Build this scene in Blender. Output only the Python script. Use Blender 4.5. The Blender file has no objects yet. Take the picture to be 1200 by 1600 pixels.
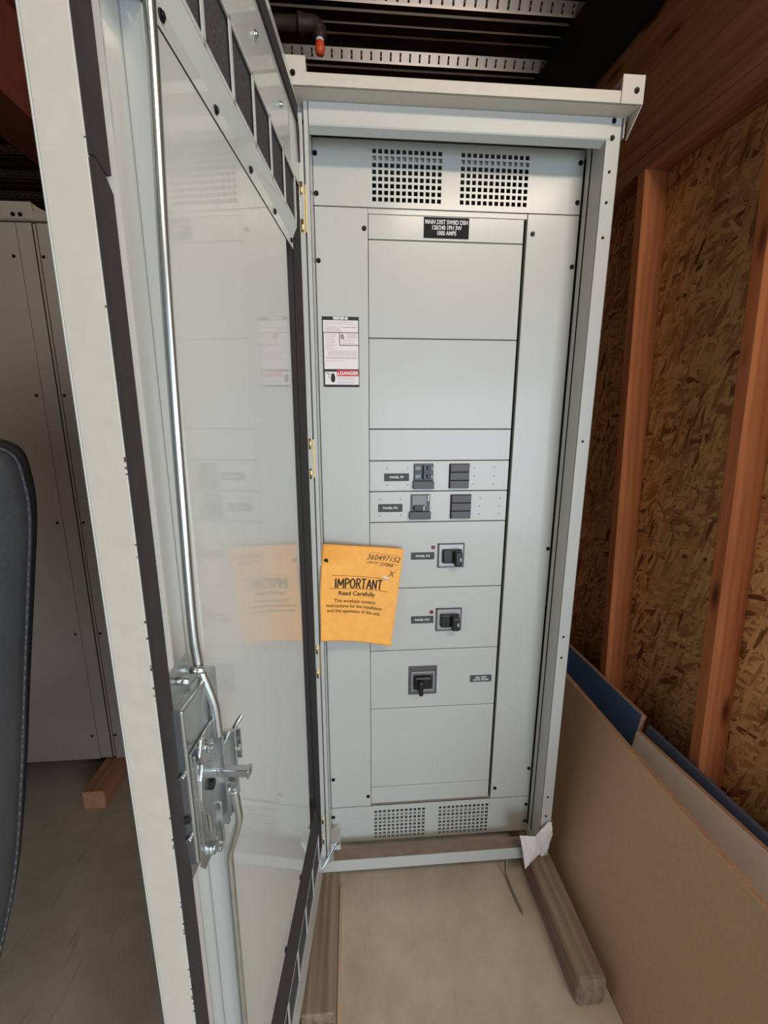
import bpy, bmesh, math, random
from mathutils import Vector, Matrix
random.seed(7)
S = bpy.context.scene
COL = S.collection
R = math.radians

# ------------------------------------------------------------------ camera
M = ((0.997208, 0.073338, 0.014047), (-0.074646, 0.974195, 0.213008), (0.001937, -0.213462, 0.976949))
cd = bpy.data.cameras.new('camera')
cd.sensor_fit = 'VERTICAL'; cd.sensor_height = 36.0; cd.sensor_width = 27.0
cd.lens = 15.2772; cd.clip_start = 0.02; cd.clip_end = 100
cam = bpy.data.objects.new('camera', cd); COL.objects.link(cam)
cam.matrix_world = Matrix(((M[0][0], M[0][2], -M[0][1], -0.0698046), (M[1][0], M[1][2], -M[1][1], -1.2916075),
                           (M[2][0], M[2][2], -M[2][1], 1.6156662), (0, 0, 0, 1)))
S.camera = cam

# ------------------------------------------------------------------ world, light, exposure
w = bpy.data.worlds.new('world'); S.world = w; w.use_nodes = True
bg = w.node_tree.nodes['Background']; bg.inputs[0].default_value = (0.62, 0.78, 1.0, 1); bg.inputs[1].default_value = 0.9
S.view_settings.view_transform = 'Standard'; S.view_settings.look = 'None'
S.view_settings.gamma = 1.0; S.view_settings.use_curve_mapping = False
S.view_settings.exposure = -0.10
S.cycles.use_denoising = True
S.cycles.max_bounces = 8; S.cycles.diffuse_bounces = 5; S.cycles.glossy_bounces = 5

def area(name, loc, target, sx, sy, power, colr):
    l = bpy.data.lights.new(name, 'AREA'); l.shape = 'RECTANGLE'; l.size = sx; l.size_y = sy
    l.energy = power; l.color = colr
    o = bpy.data.objects.new(name, l); COL.objects.link(o)
    o.location = loc
    o.rotation_euler = (Vector(target) - Vector(loc)).to_track_quat('-Z', 'Y').to_euler()
    return o
# daylight entering through the wide doorway behind the camera
area('doorway_daylight', (1.35, -4.35, 1.05), (0.25, 0.0, .8), 2.4, 1.8, 92, (0.70, 0.85, 1.0))
area('side_opening_daylight', (2.9, -3.0, 1.8), (-.2, -.4, 1.4), 2.2, 2.2, 56, (0.96, 0.98, 0.96))
# warm lamp hung under the deck behind the camera
area('ceiling_lamp', (.85, -2.2, 3.10), (.1, .2, 1.7), 1.2, .16, 30, (1.0, 0.84, 0.66))

# ------------------------------------------------------------------ materials
def mat(name):
    m = bpy.data.materials.new(name); m.use_nodes = True
    nt = m.node_tree; b = nt.nodes['Principled BSDF']
    return m, nt, b
def N(nt, t, **k):
    n = nt.nodes.new(t)
    for a, v in k.items():
        if a.startswith('i_'): n.inputs[a[2:].replace('_', ' ')].default_value = v
        else: setattr(n, a, v)
    return n
def lin(c):
    return tuple((x/12.92 if x <= .04045 else ((x+.055)/1.055)**2.4) for x in c)
def simple(name, rgb, rough=.5, metal=0, coat=0, coatr=.05, spec=.5, noise=0, nscale=30, bump=0, bscale=200):
    m, nt, b = mat(name)
    c = lin(rgb) + (1,)
    b.inputs['Base Color'].default_value = c
    b.inputs['Roughness'].default_value = rough; b.inputs['Metallic'].default_value = metal
    b.inputs['Coat Weight'].default_value = coat; b.inputs['Coat Roughness'].default_value = coatr
    b.inputs['Specular IOR Level'].default_value = spec
    tc = N(nt, 'ShaderNodeTexCoord')
    if noise:
        nz = N(nt, 'ShaderNodeTexNoise'); nz.inputs['Scale'].default_value = nscale; nz.inputs['Detail'].default_value = 5
        nt.links.new(tc.outputs['Object'], nz.inputs['Vector'])
        r = N(nt, 'ShaderNodeValToRGB')
        r.color_ramp.elements[0].position = .3; r.color_ramp.elements[1].position = .7
        r.color_ramp.elements[0].color = tuple(x*(1-noise) for x in c[:3]) + (1,)
        r.color_ramp.elements[1].color = tuple(min(1, x*(1+noise)) for x in c[:3]) + (1,)
        nt.links.new(nz.outputs['Fac'], r.inputs['Fac']); nt.links.new(r.outputs['Color'], b.inputs['Base Color'])
    if bump:
        nz = N(nt, 'ShaderNodeTexNoise'); nz.inputs['Scale'].default_value = bscale
        nt.links.new(tc.outputs['Object'], nz.inputs['Vector'])
        bp = N(nt, 'ShaderNodeBump'); bp.inputs['Strength'].default_value = bump; bp.inputs['Distance'].default_value = .001
        nt.links.new(nz.outputs['Fac'], bp.inputs['Height']); nt.links.new(bp.outputs['Normal'], b.inputs['Normal'])
    return m
def wood(name, dark, light, axis=2, rough=.7, scale=1.0, knots=True, spots=0):
    m, nt, b = mat(name)
    tc = N(nt, 'ShaderNodeTexCoord'); mp = N(nt, 'ShaderNodeMapping')
    sc = [22*scale]*3; sc[axis] = 1.3*scale
    mp.inputs['Scale'].default_value = sc
    nt.links.new(tc.outputs['Object'], mp.inputs['Vector'])
    n1 = N(nt, 'ShaderNodeTexNoise'); n1.inputs['Scale'].default_value = 1.6; n1.inputs['Detail'].default_value = 6
    n1.inputs['Distortion'].default_value = .6
    nt.links.new(mp.outputs['Vector'], n1.inputs['Vector'])
    wv = N(nt, 'ShaderNodeTexWave'); wv.inputs['Scale'].default_value = .55; wv.inputs['Distortion'].default_value = 7
    wv.inputs['Detail'].default_value = 3; wv.bands_direction = 'X'
    nt.links.new(mp.outputs['Vector'], wv.inputs['Vector'])
    mx = N(nt, 'ShaderNodeMix'); mx.data_type = 'FLOAT'; mx.inputs[0].default_value = .18
    nt.links.new(n1.outputs['Fac'], mx.inputs[2]); nt.links.new(wv.outputs['Fac'], mx.inputs[3])
    r = N(nt, 'ShaderNodeValToRGB')
    r.color_ramp.elements[0].position = .25; r.color_ramp.elements[1].position = .75
    r.color_ramp.elements[0].color = lin(dark) + (1,); r.color_ramp.elements[1].color = lin(light) + (1,)
    nt.links.new(mx.outputs[0], r.inputs['Fac'])
    out = r.outputs['Color']
    if knots:
        mk = N(nt, 'ShaderNodeMapping'); ks = [9.0]*3; ks[axis] = 2.6; mk.inputs['Scale'].default_value = ks
        nt.links.new(tc.outputs['Object'], mk.inputs['Vector'])
        v = N(nt, 'ShaderNodeTexVoronoi'); v.inputs['Scale'].default_value = 1.0
        nt.links.new(mk.outputs['Vector'], v.inputs['Vector'])
        kr = N(nt, 'ShaderNodeValToRGB'); kr.color_ramp.elements[0].position = .05; kr.color_ramp.elements[1].position = .17
        kr.color_ramp.elements[0].color = (.25, .13, .08, 1); kr.color_ramp.elements[1].color = (1, 1, 1, 1)
        nt.links.new(v.outputs['Distance'], kr.inputs['Fac'])
        mm = N(nt, 'ShaderNodeMix'); mm.data_type = 'RGBA'; mm.blend_type = 'MULTIPLY'; mm.inputs[0].default_value = 1
        nt.links.new(out, mm.inputs[6]); nt.links.new(kr.outputs['Color'], mm.inputs[7]); out = mm.outputs[2]
    nt.links.new(out, b.inputs['Base Color'])
    b.inputs['Roughness'].default_value = rough; b.inputs['Specular IOR Level'].default_value = .3
    bp = N(nt, 'ShaderNodeBump'); bp.inputs['Strength'].default_value = .35; bp.inputs['Distance'].default_value = .002
    nt.links.new(mx.outputs[0], bp.inputs['Height']); nt.links.new(bp.outputs['Normal'], b.inputs['Normal'])
    return m
def osb_mat():
    m, nt, b = mat('oriented_strand_board')
    tc = N(nt, 'ShaderNodeTexCoord')
    wn = N(nt, 'ShaderNodeTexNoise'); wn.inputs['Scale'].default_value = 6; wn.inputs['Detail'].default_value = 3
    nt.links.new(tc.outputs['Object'], wn.inputs['Vector'])
    prev = None; prevh = None
    for i, (ang, sy, sz, off) in enumerate([(8, 75, 17, 0), (58, 62, 15, 3.1), (-50, 66, 15, 7.7), (100, 80, 20, 11.3), (-15, 90, 16, 17.9)]):
        wm = N(nt, 'ShaderNodeMix'); wm.data_type = 'RGBA'; wm.blend_type = 'LINEAR_LIGHT'; wm.inputs[0].default_value = .03
        nt.links.new(tc.outputs['Object'], wm.inputs[6]); nt.links.new(wn.outputs['Color'], wm.inputs[7])
        m0 = N(nt, 'ShaderNodeMapping'); m0.inputs['Rotation'].default_value = (R(ang), 0, 0)
        m0.inputs['Location'].default_value = (0, off, off*1.7)
        nt.links.new(wm.outputs[2], m0.inputs['Vector'])
        m1 = N(nt, 'ShaderNodeMapping'); m1.inputs['Scale'].default_value = (0.01, sy, sz)
        nt.links.new(m0.outputs['Vector'], m1.inputs['Vector'])
        v = N(nt, 'ShaderNodeTexVoronoi'); v.inputs['Scale'].default_value = 1.0; v.inputs['Randomness'].default_value = 1
        nt.links.new(m1.outputs['Vector'], v.inputs['Vector'])
        sp = N(nt, 'ShaderNodeSeparateColor'); nt.links.new(v.outputs['Color'], sp.inputs[0])
        cr = N(nt, 'ShaderNodeValToRGB'); cr.color_ramp.interpolation = 'LINEAR'
        e = cr.color_ramp.elements; e[0].position = 0; e[1].position = 1
        e[0].color = lin((.44, .27, .15)) + (1,); e[1].color = lin((.92, .74, .50)) + (1,)
        a = e.new(.08); a.color = lin((.66, .46, .28)) + (1,)
        a = e.new(.5); a.color = lin((.83, .62, .40)) + (1,)
        nt.links.new(sp.outputs[0], cr.inputs['Fac'])
        if prev is None: prev = cr.outputs['Color']; prevh = sp.outputs[1]
        else:
            th = N(nt, 'ShaderNodeMath'); th.operation = 'GREATER_THAN'; th.inputs[1].default_value = .58
            nt.links.new(sp.outputs[1], th.inputs[0])
            mm = N(nt, 'ShaderNodeMix'); mm.data_type = 'RGBA'
            nt.links.new(th.outputs[0], mm.inputs[0]); nt.links.new(prev, mm.inputs[6]); nt.links.new(cr.outputs['Color'], mm.inputs[7])
            prev = mm.outputs[2]
            mh = N(nt, 'ShaderNodeMix'); mh.data_type = 'FLOAT'
            nt.links.new(th.outputs[0], mh.inputs[0]); nt.links.new(prevh, mh.inputs[2]); nt.links.new(sp.outputs[1], mh.inputs[3])
            prevh = mh.outputs[0]
    nt.links.new(prev, b.inputs['Base Color'])
    b.inputs['Roughness'].default_value = .65
    bp = N(nt, 'ShaderNodeBump'); bp.inputs['Strength'].default_value = .5; bp.inputs['Distance'].default_value = .003
    nt.links.new(prevh, bp.inputs['Height']); nt.links.new(bp.outputs['Normal'], b.inputs['Normal'])
    return m
def floor_mat():
    m, nt, b = mat('dusty_floor')
    tc = N(nt, 'ShaderNodeTexCoord')
    n1 = N(nt, 'ShaderNodeTexNoise'); n1.inputs['Scale'].default_value = 3.5; n1.inputs['Detail'].default_value = 8; n1.inputs['Roughness'].default_value = .65
    nt.links.new(tc.outputs['Object'], n1.inputs['Vector'])
    r = N(nt, 'ShaderNodeValToRGB'); e = r.color_ramp.elements
    e[0].position = .3; e[0].color = lin((.70, .63, .545)) + (1,); e[1].position = .72; e[1].color = lin((.84, .78, .70)) + (1,)
    nt.links.new(n1.outputs['Fac'], r.inputs['Fac'])
    mp = N(nt, 'ShaderNodeMapping'); mp.inputs['Scale'].default_value = (26, 3.2, 1); mp.inputs['Rotation'].default_value = (0, 0, R(-14))
    nt.links.new(tc.outputs['Object'], mp.inputs['Vector'])
    n2 = N(nt, 'ShaderNodeTexNoise'); n2.inputs['Scale'].default_value = 1.0; n2.inputs['Detail'].default_value = 4; n2.inputs['Distortion'].default_value = 1.5
    nt.links.new(mp.outputs['Vector'], n2.inputs['Vector'])
    r2 = N(nt, 'ShaderNodeValToRGB'); e = r2.color_ramp.elements
    e[0].position = .28; e[0].color = (.62, .60, .60, 1); e[1].position = .36; e[1].color = (1, 1, 1, 1)
    nt.links.new(n2.outputs['Fac'], r2.inputs['Fac'])
    mm = N(nt, 'ShaderNodeMix'); mm.data_type = 'RGBA'; mm.blend_type = 'MULTIPLY'; mm.inputs[0].default_value = .6
    nt.links.new(r.outputs['Color'], mm.inputs[6]); nt.links.new(r2.outputs['Color'], mm.inputs[7])
    nt.links.new(mm.outputs[2], b.inputs['Base Color'])
    b.inputs['Roughness'].default_value = .6; b.inputs['Specular IOR Level'].default_value = .35
    n3 = N(nt, 'ShaderNodeTexNoise'); n3.inputs['Scale'].default_value = 160
    nt.links.new(tc.outputs['Object'], n3.inputs['Vector'])
    bp = N(nt, 'ShaderNodeBump'); bp.inputs['Strength'].default_value = .15; bp.inputs['Distance'].default_value = .001
    nt.links.new(n3.outputs['Fac'], bp.inputs['Height']); nt.links.new(bp.outputs['Normal'], b.inputs['Normal'])
    return m

PAINT = simple('grey_enamel', (.735, .738, .715), rough=.38, coat=.25, coatr=.15, noise=.02, nscale=2)
DOORP = simple('grey_gloss_enamel', (.735, .742, .72), rough=.4, coat=.75, coatr=.05, noise=.02, nscale=2)
CREAM = simple('warm_lit_grey_enamel', (.785, .755, .705), rough=.42, noise=.03, nscale=60)  # cream tint puts warm light on the front edges into the enamel colour
BROWNGREY = simple('brown_grey_enamel', (.64, .59, .54), rough=.5, noise=.04, nscale=3)  # darker, browner grey for the background cabinet
SEAM = simple('dark_gap', (.10, .10, .10), rough=.9)
BLACK = simple('black_plastic', (.07, .07, .075), rough=.35)
SCREW = simple('black_oxide_screw', (.10, .10, .11), rough=.4, metal=.6)
RUBBER = simple('black_rubber_gasket', (.17, .155, .15), rough=.8, noise=.12, nscale=40)
FOAM = simple('filter_foam', (.22, .215, .215), rough=1, noise=.45, nscale=260, bump=1, bscale=300)
ZINC = simple('zinc_plated_steel', (.76, .78, .78), rough=.24, metal=.92, noise=.06, nscale=30)
BRASS = simple('yellow_zinc', (.78, .66, .42), rough=.3, metal=1, noise=.1, nscale=60)
GALV = simple('galvanised_deck', (.54, .46, .40), rough=.30, metal=1, noise=.12, nscale=9)
DARKMETAL = simple('dark_steel', (.13, .12, .12), rough=.6, metal=.3)
REDOX = simple('red_oxide_primer', (.50, .24, .18), rough=.55, noise=.12, nscale=14)
OSB = osb_mat()
STUD = wood('fir_stud', (.66, .38, .23), (.80, .51, .32), 2)
PLATE = wood('fir_plate', (.56, .36, .24), (.72, .49, .34), 1)
SKID = wood('weathered_timber', (.44, .36, .30), (.62, .54, .46), 1, knots=False)
FRESH = wood('fresh_cut_timber', (.70, .48, .34), (.80, .58, .42), 1, knots=False)
MDF = simple('tan_fibreboard', (.79, .66, .53), rough=.7, noise=.05, nscale=120)
MDFEDGE = simple('fibreboard_edge', (.68, .52, .40), rough=.8, noise=.15, nscale=90)
BLUEB = simple('blue_laminate', (.34, .47, .62), rough=.45, noise=.06, nscale=20)
GREYB = simple('dark_blue_grey_board', (.34, .37, .45), rough=.5, noise=.06, nscale=20)
BEIGEB = simple('beige_laminate', (.88, .81, .74), rough=.5, noise=.04, nscale=30)
FLOOR = floor_mat()
WALLM = simple('dark_wall_sheet', (.33, .29, .26), rough=.8, noise=.1, nscale=3)
ENV = simple('kraft_envelope', (.985, .70, .33), rough=.65, noise=.05, nscale=45)
INK = simple('black_ink', (.14, .10, .07), rough=.7)
INK2 = simple('brown_ink', (.42, .27, .12), rough=.7)
WHITE = simple('white_lettering', (.88, .88, .88), rough=.5)
LABELW = simple('white_label', (.90, .86, .86), rough=.4)
LABELK = simple('black_label', (.10, .075, .07), rough=.4)
RED = simple('red_label', (.80, .20, .18), rough=.4)
GREYINK = simple('grey_print', (.56, .53, .54), rough=.5)
PLASTG = simple('grey_breaker_plastic', (.33, .32, .325), rough=.5)
PLASTM = simple('mid_grey_plastic', (.50, .51, .52), rough=.4)
TAG = simple('engraved_nameplate', (.13, .13, .13), rough=.75, spec=.25)
TAGG = simple('grey_nameplate', (.30, .30, .30), rough=.6, spec=.3)
REDP = simple('red_button', (.45, .09, .08), rough=.4)
SILVER = simple('brushed_plate', (.66, .65, .65), rough=.35, metal=.4)
PAPER = simple('white_paper', (.90, .88, .88), rough=.8)
ORANGE = simple('orange_cap', (.86, .33, .19), rough=.45)
PIPEM = simple('dark_brown_conduit', (.20, .15, .13), rough=.5)
FABRIC = simple('black_vinyl', (.205, .198, .198), rough=.6, noise=.15, nscale=12, bump=.5, bscale=120)
THREAD = simple('grey_thread', (.36, .38, .41), rough=.8)

# ------------------------------------------------------------------ mesh helpers
def bx(bm, x0, x1, y0, y1, z0, z1, mi=0, T=None):
    vs = [bm.verts.new((x, y, z)) for x in (x0, x1) for y in (y0, y1) for z in (z0, z1)]
    if T is not None:
        for v in vs: v.co = T @ v.co
    for f in ((0, 1, 3, 2), (4, 6, 7, 5), (0, 4, 5, 1), (2, 3, 7, 6), (0, 2, 6, 4), (1, 5, 7, 3)):
        fc = bm.faces.new([vs[i] for i in f]); fc.material_index = mi
def quad(bm, pts, mi=0):
    f = bm.faces.new([bm.verts.new(p) for p in pts]); f.material_index = mi
def cyl(bm, p0, p1, r, n=16, mi=0, r1=None):
    p0, p1 = Vector(p0), Vector(p1); d = (p1 - p0).normalized()
    a = d.orthogonal().normalized(); b = d.cross(a)
    r1 = r if r1 is None else r1
    A = [bm.verts.new(p0 + (a*math.cos(2*math.pi*i/n) + b*math.sin(2*math.pi*i/n))*r) for i in range(n)]
    B = [bm.verts.new(p1 + (a*math.cos(2*math.pi*i/n) + b*math.sin(2*math.pi*i/n))*r1) for i in range(n)]
    for i in range(n):
        f = bm.faces.new((A[i], A[(i+1) % n], B[(i+1) % n], B[i])); f.material_index = mi; f.smooth = True
    bm.faces.new(A[::-1]).material_index = mi; bm.faces.new(B).material_index = mi
def tube(bm, pts, r, n=14, flat=None, mi=0):
    pts = [Vector(p) for p in pts]; rings = []
    ref = None
    for i, p in enumerate(pts):
        d = (pts[min(i+1, len(pts)-1)] - pts[max(i-1, 0)]).normalized()
        if ref is None: ref = d.orthogonal().normalized()
        a = (ref - d*ref.dot(d)).normalized(); b = d.cross(a); ref = a
        rr = r[i] if isinstance(r, (list, tuple)) else r
        rings.append([bm.verts.new(p + (a*math.cos(2*math.pi*k/n) + b*math.sin(2*math.pi*k/n))*rr) for k in range(n)])
    for A, B in zip(rings, rings[1:]):
        for k in range(n):
            f = bm.faces.new((A[k], A[(k+1) % n], B[(k+1) % n], B[k])); f.smooth = True; f.material_index = mi
    bm.faces.new(rings[0][::-1]); bm.faces.new(rings[-1])
def smooth_path(pts, n=8):
    P = [Vector(p) for p in pts]; out = []
    for i in range(len(P)-1):
        p0 = P[max(i-1, 0)]; p1 = P[i]; p2 = P[i+1]; p3 = P[min(i+2, len(P)-1)]
        for k in range(n):
            t = k/n
            out.append(.5*((2*p1) + (p2-p0)*t + (2*p0-5*p1+4*p2-p3)*t*t + (3*p1-p0-3*p2+p3)*t**3))
    out.append(P[-1]); return out
def prism(bm, poly, y0, y1, mi=0, axis='y'):
    def P(a, b, c):
        return {'y': (a, c, b), 'x': (c, a, b), 'z': (a, b, c)}[axis]
    A = [bm.verts.new(P(a, b, y0)) for a, b in poly]; B = [bm.verts.new(P(a, b, y1)) for a, b in poly]
    n = len(poly)
    for i in range(n): bm.faces.new((A[i], A[(i+1) % n], B[(i+1) % n], B[i])).material_index = mi
    bm.faces.new(A[::-1]).material_index = mi; bm.faces.new(B).material_index = mi
def obj(name, bm, mats, parent=None, bevel=0, seg=2, fix=True):
    if fix: bmesh.ops.recalc_face_normals(bm, faces=bm.faces)
    me = bpy.data.meshes.new(name); bm.to_mesh(me); bm.free()
    for m in (mats if isinstance(mats, (list, tuple)) else [mats]): me.materials.append(m)
    o = bpy.data.objects.new(name, me); COL.objects.link(o)
    if parent is not None: o.parent = parent
    if bevel:
        b = o.modifiers.new('bevel', 'BEVEL'); b.width = bevel; b.segments = seg; b.limit_method = 'ANGLE'; b.angle_limit = R(40)
    return o
def box(name, dims, m, parent=None, bevel=0):
    bm = bmesh.new(); bx(bm, *dims); return obj(name, bm, m, parent, bevel)
def empty(name, loc=(0, 0, 0), rz=0):
    o = bpy.data.objects.new(name, None); COL.objects.link(o); o.location = loc; o.rotation_euler = (0, 0, rz)
    o.empty_display_size = .1
    return o
def tag(o, label=None, cat=None, group=None, kind=None):
    if label: o['label'] = label
    if cat: o['category'] = cat
    if group: o['group'] = group
    if kind: o['kind'] = kind
    return o
def text(name, body, size, m, parent, loc, rot=(R(90), 0, 0), align='CENTER', sx=1.0, bold=0, shear=0, ls=1.0, thick=.0002):
    c = bpy.data.curves.new('t', 'FONT'); c.body = body; c.size = size; c.align_x = align; c.align_y = 'CENTER'
    c.offset = bold; c.shear = shear; c.space_line = ls; c.extrude = thick
    t = bpy.data.objects.new('t', c); COL.objects.link(t)
    dg = bpy.context.evaluated_depsgraph_get(); dg.update()
    me = bpy.data.meshes.new_from_object(t.evaluated_get(dg)); me.name = name
    bpy.data.objects.remove(t); bpy.data.curves.remove(c)
    me.materials.clear(); me.materials.append(m)
    o = bpy.data.objects.new(name, me); COL.objects.link(o); o.location = loc; o.rotation_euler = rot; o.scale = (sx, 1, 1)
    if parent is not None: o.parent = parent
    return o

# ================================================================== THE SETTING
CZ = 3.20
bm = bmesh.new(); bx(bm, -5, 7, -9, 3.6, -.05, 0)
tag(obj('floor', bm, FLOOR), kind='structure')

# ceiling: ribbed steel deck, flutes run along X, webs carry pressed dimples
bm = bmesh.new(); P = .2935; y0 = .797 - P*18
k = 0
X0, X1 = -5.0, 3.0
prof = []
for i in range(28):
    y = y0 + P*i
    prof += [(y-.020, CZ+.040), (y, CZ), (y+.022, CZ), (y+.027, CZ+.006), (y+.034, CZ+.006), (y+.039, CZ), (y+.088, CZ), (y+.093, CZ+.006), (y+.098, CZ), (y+.118, CZ), (y+.138, CZ+.040), (y+.195, CZ+.040), (y+.20, CZ+.035), (y+.208, CZ+.035), (y+.213, CZ+.040)]
V0 = [bm.verts.new((X0, a, b)) for a, b in prof]; V1 = [bm.verts.new((X1, a, b)) for a, b in prof]
for i in range(len(prof)-1): bm.faces.new((V0[i], V0[i+1], V1[i+1], V1[i]))
for i in range(28):
    y = y0 + P*i
    if y < -.6: continue
    x = X0 if y > 1.4 else -1.6
    while x < 1.2:
        if not (-.9 < x < -.35 and y > 1.4):
            cyl(bm, (x, y-.0045, CZ+.008), (x, y-.0170, CZ+.033), .0042, 8)
        x += .0445
bx(bm, X0, 3, y0-.3, 3.5, CZ+.07, CZ+.12)
tag(obj('ceiling', bm, GALV, fix=True), kind='structure')

tag(box('wall_back', (-5, 3, 3.5, 3.6, 0, 3.4), WALLM), kind='structure')
tag(box('wall_left', (-5.1, -5, -6.5, 3.6, 0, 3.4), WALLM), kind='structure')
bm = bmesh.new()
bx(bm, -5, -.35, -4.6, -4.5, 0, 3.4); bx(bm, -.35, 3, -4.6, -4.5, 2.85, 3.4)
tag(obj('wall_front', bm, WALLM), kind='structure')

# right wall, turned a little against the cabinet
wr = empty('wall_right', (0, 0, 0), R(4.21)); tag(wr, kind='structure')
bm = bmesh.new(); bx(bm, 1.019, 1.031, -1.3, 3.5, 0, 3.19); obj('strand_board_sheathing', bm, OSB, wr)
SC = .93
def stud(sa, za, sb, zb, m=STUD):
    sl = (sa-sb)/(za-zb); s0 = sb - sl*(zb-.038); s1 = sb + sl*(2.419-zb)
    bm = bmesh.new()
    vs = []
    for (s, z) in ((s0, .038), (s1, 2.419)):
        vs.append([bm.verts.new((x, y, z)) for x, y in ((SC, s), (SC+.089, s), (SC+.089, s+.038), (SC, s+.038))])
    for i in range(4): bm.faces.new((vs[0][i], vs[0][(i+1) % 4], vs[1][(i+1) % 4], vs[1][i]))
    bm.faces.new(vs[0]); bm.faces.new(vs[1])
    return obj('wall_stud', bm, m, wr, .003)
stud(.215, 2.443, .114, .687); stud(-.262, 2.0, -.329, .604)
stud(.63, 2.443, .53, .687); stud(-.68, 2.0, -.74, .604); stud(1.04, 2.4, .96, .68); stud(-1.1, 2.0, -1.15, .604)
for (a, b_) in ((2.419, 2.461), (2.463, 2.507)):
    box('top_plate', (SC, SC+.089, -1.3, 3.4, a, b_), PLATE, wr, .003)
box('bottom_plate', (SC, SC+.089, -1.3, 3.4, 0, .038), PLATE, wr, .003)
box('rim_board', (SC+.004, SC+.05, -1.3, 3.4, 2.507, 2.741), PLATE, wr, .003)
box('ledger_board', (SC+.03, SC+.07, -1.3, 3.4, 2.741, 2.90), PLATE, wr, .003)
box('added_dark_block', (SC-.02, SC+.10, -1.3, 3.4, 2.90, 3.19), DARKMETAL, wr, .002)  # added dark block, its colour stands for the unlit void under the deck

# red painted beam at upper left
bm = bmesh.new()
bx(bm, -1.56, -1.35, -4.4, 3.4, 2.80, 2.815); bx(bm, -1.56, -1.35, -4.4, 3.4, 3.185, 3.20)
bx(bm, -1.36, -1.352, -4.4, 3.4, 2.815, 3.03); bx(bm, -1.39, -1.375, -4.4, 3.4, 3.02, 3.185); bx(bm, -1.56, -1.545, -4.4, 3.4, 2.815, 3.185)
o = obj('steel_beam', bm, REDOX); tag(o, 'red oxide painted steel beam running under the ribbed ceiling at upper left', 'beam')

# conduit with an orange cap
pr = empty('conduit', (-.175, .6, 2.99)); tag(pr, 'dark conduit with a downturned elbow and orange end cap under the ceiling', 'pipe')
bm = bmesh.new(); tube(bm, [(-.62, 0, -.02), (-.05, 0, -.012)], .021, 18); obj('pipe_run', bm, PIPEM, pr)
bm = bmesh.new(); tube(bm, smooth_path([(-.06, 0, -.012), (-.01, 0, -.012), (.012, 0, -.028), (.014, 0, -.055)], 6), .025, 18)
cyl(bm, (-.062, 0, -.012), (-.045, 0, -.012), .030, 18); obj('elbow', bm, PIPEM, pr)
bm = bmesh.new(); cyl(bm, (.014, 0, -.05), (.014, 0, -.062), .014, 16); obj('white_collar', bm, PAPER, pr)
bm = bmesh.new(); tube(bm, [(.014, 0, -.060), (.014, 0, -.066), (.014, 0, -.085), (.014, 0, -.098), (.014, 0, -.102)], [.010, .016, .018, .015, .005], 16); obj('end_cap', bm, ORANGE, pr)
bm = bmesh.new(); cyl(bm, (-.3, 0, .0), (-.3, 0, .215), .004, 8); obj('hanger_rod', bm, DARKMETAL, pr)

# ================================================================== SWITCHBOARD
cab = empty('switchboard_cabinet', (0, 0, 0))
tag(cab, 'large grey electrical switchboard with its door open, showing breakers, vents and blank covers', 'electrical cabinet')
XL, XR, ZB, ZT, FY = -.186, .605, .096, 2.334, -.094
def part(name, bm, m, bevel=.0012): return obj(name, bm, m, cab, bevel)
# shell
bm = bmesh.new(); bx(bm, XL+.003, XL+.006, FY+.03, .85, ZB+.04, ZT-.002); part('side_panel', bm, PAINT, 0)
bm = bmesh.new(); bx(bm, XR-.006, XR-.003, FY+.03, .85, ZB+.04, ZT-.002); part('side_panel', bm, PAINT, 0)
bm = bmesh.new(); bx(bm, XL+.006, XR-.006, .845, .85, ZB+.04, ZT); part('back_panel', bm, PAINT, 0)
bm = bmesh.new(); bx(bm, XL+.006, XR-.006, FY+.02, .845, ZT-.004, ZT-.001); part('roof_panel', bm, PAINT, 0)
# posts
bm = bmesh.new()
bx(bm, .566, XR, FY, FY+.0025, ZB+.04, ZT-.001); bx(bm, XR-.0025, XR, FY, FY+.09, ZB+.04, ZT-.001)
bx(bm, .566, .5685, FY, -.034, ZB+.04, ZT-.001); bx(bm, .5625, .565, -.030, -.012, ZB+.04, ZT-.001); bx(bm, .566, .58, -.034, -.0315, ZB+.04, ZT-.001)
bx(bm, .5665, .569, -.010, .03, ZB+.04, ZT-.001)
part('right_post', bm, PAINT, .0008)
bm = bmesh.new(); bx(bm, .5655, .5675, -.034, .006, ZB+.04, 2.29); part('post_gap', bm, SEAM, 0)
bm = bmesh.new()
bx(bm, -.168, -.1585, FY, FY+.0025, ZB+.04, ZT-.001); bx(bm, -.1610, -.1585, FY, -.006, ZB+.04, ZT-.001)
bx(bm, -.170, -.1675, FY, -.07, ZB+.04, ZT-.001); bx(bm, XL, -.168, -.072, -.070, ZB+.04, ZT-.001); bx(bm, XL, XL+.0025, -.10, 0, ZB+.04, ZT-.001)
part('left_post', bm, PAINT, .0008)
bm = bmesh.new(); bx(bm, -.160, -.1575, -.006, .006, ZB+.05, 2.30); part('post_gap', bm, SEAM, 0)
# header with its rolled lower lip
bm = bmesh.new()
prism(bm, [(-.0965, 2.330), (-.0965, 2.286), (-.0945, 2.283), (-.074, 2.275), (-.074, 2.279), (-.0943, 2.288), (-.0943, 2.330)], -.158, .5775, axis='x')
part('header', bm, PAINT, 0)
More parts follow.
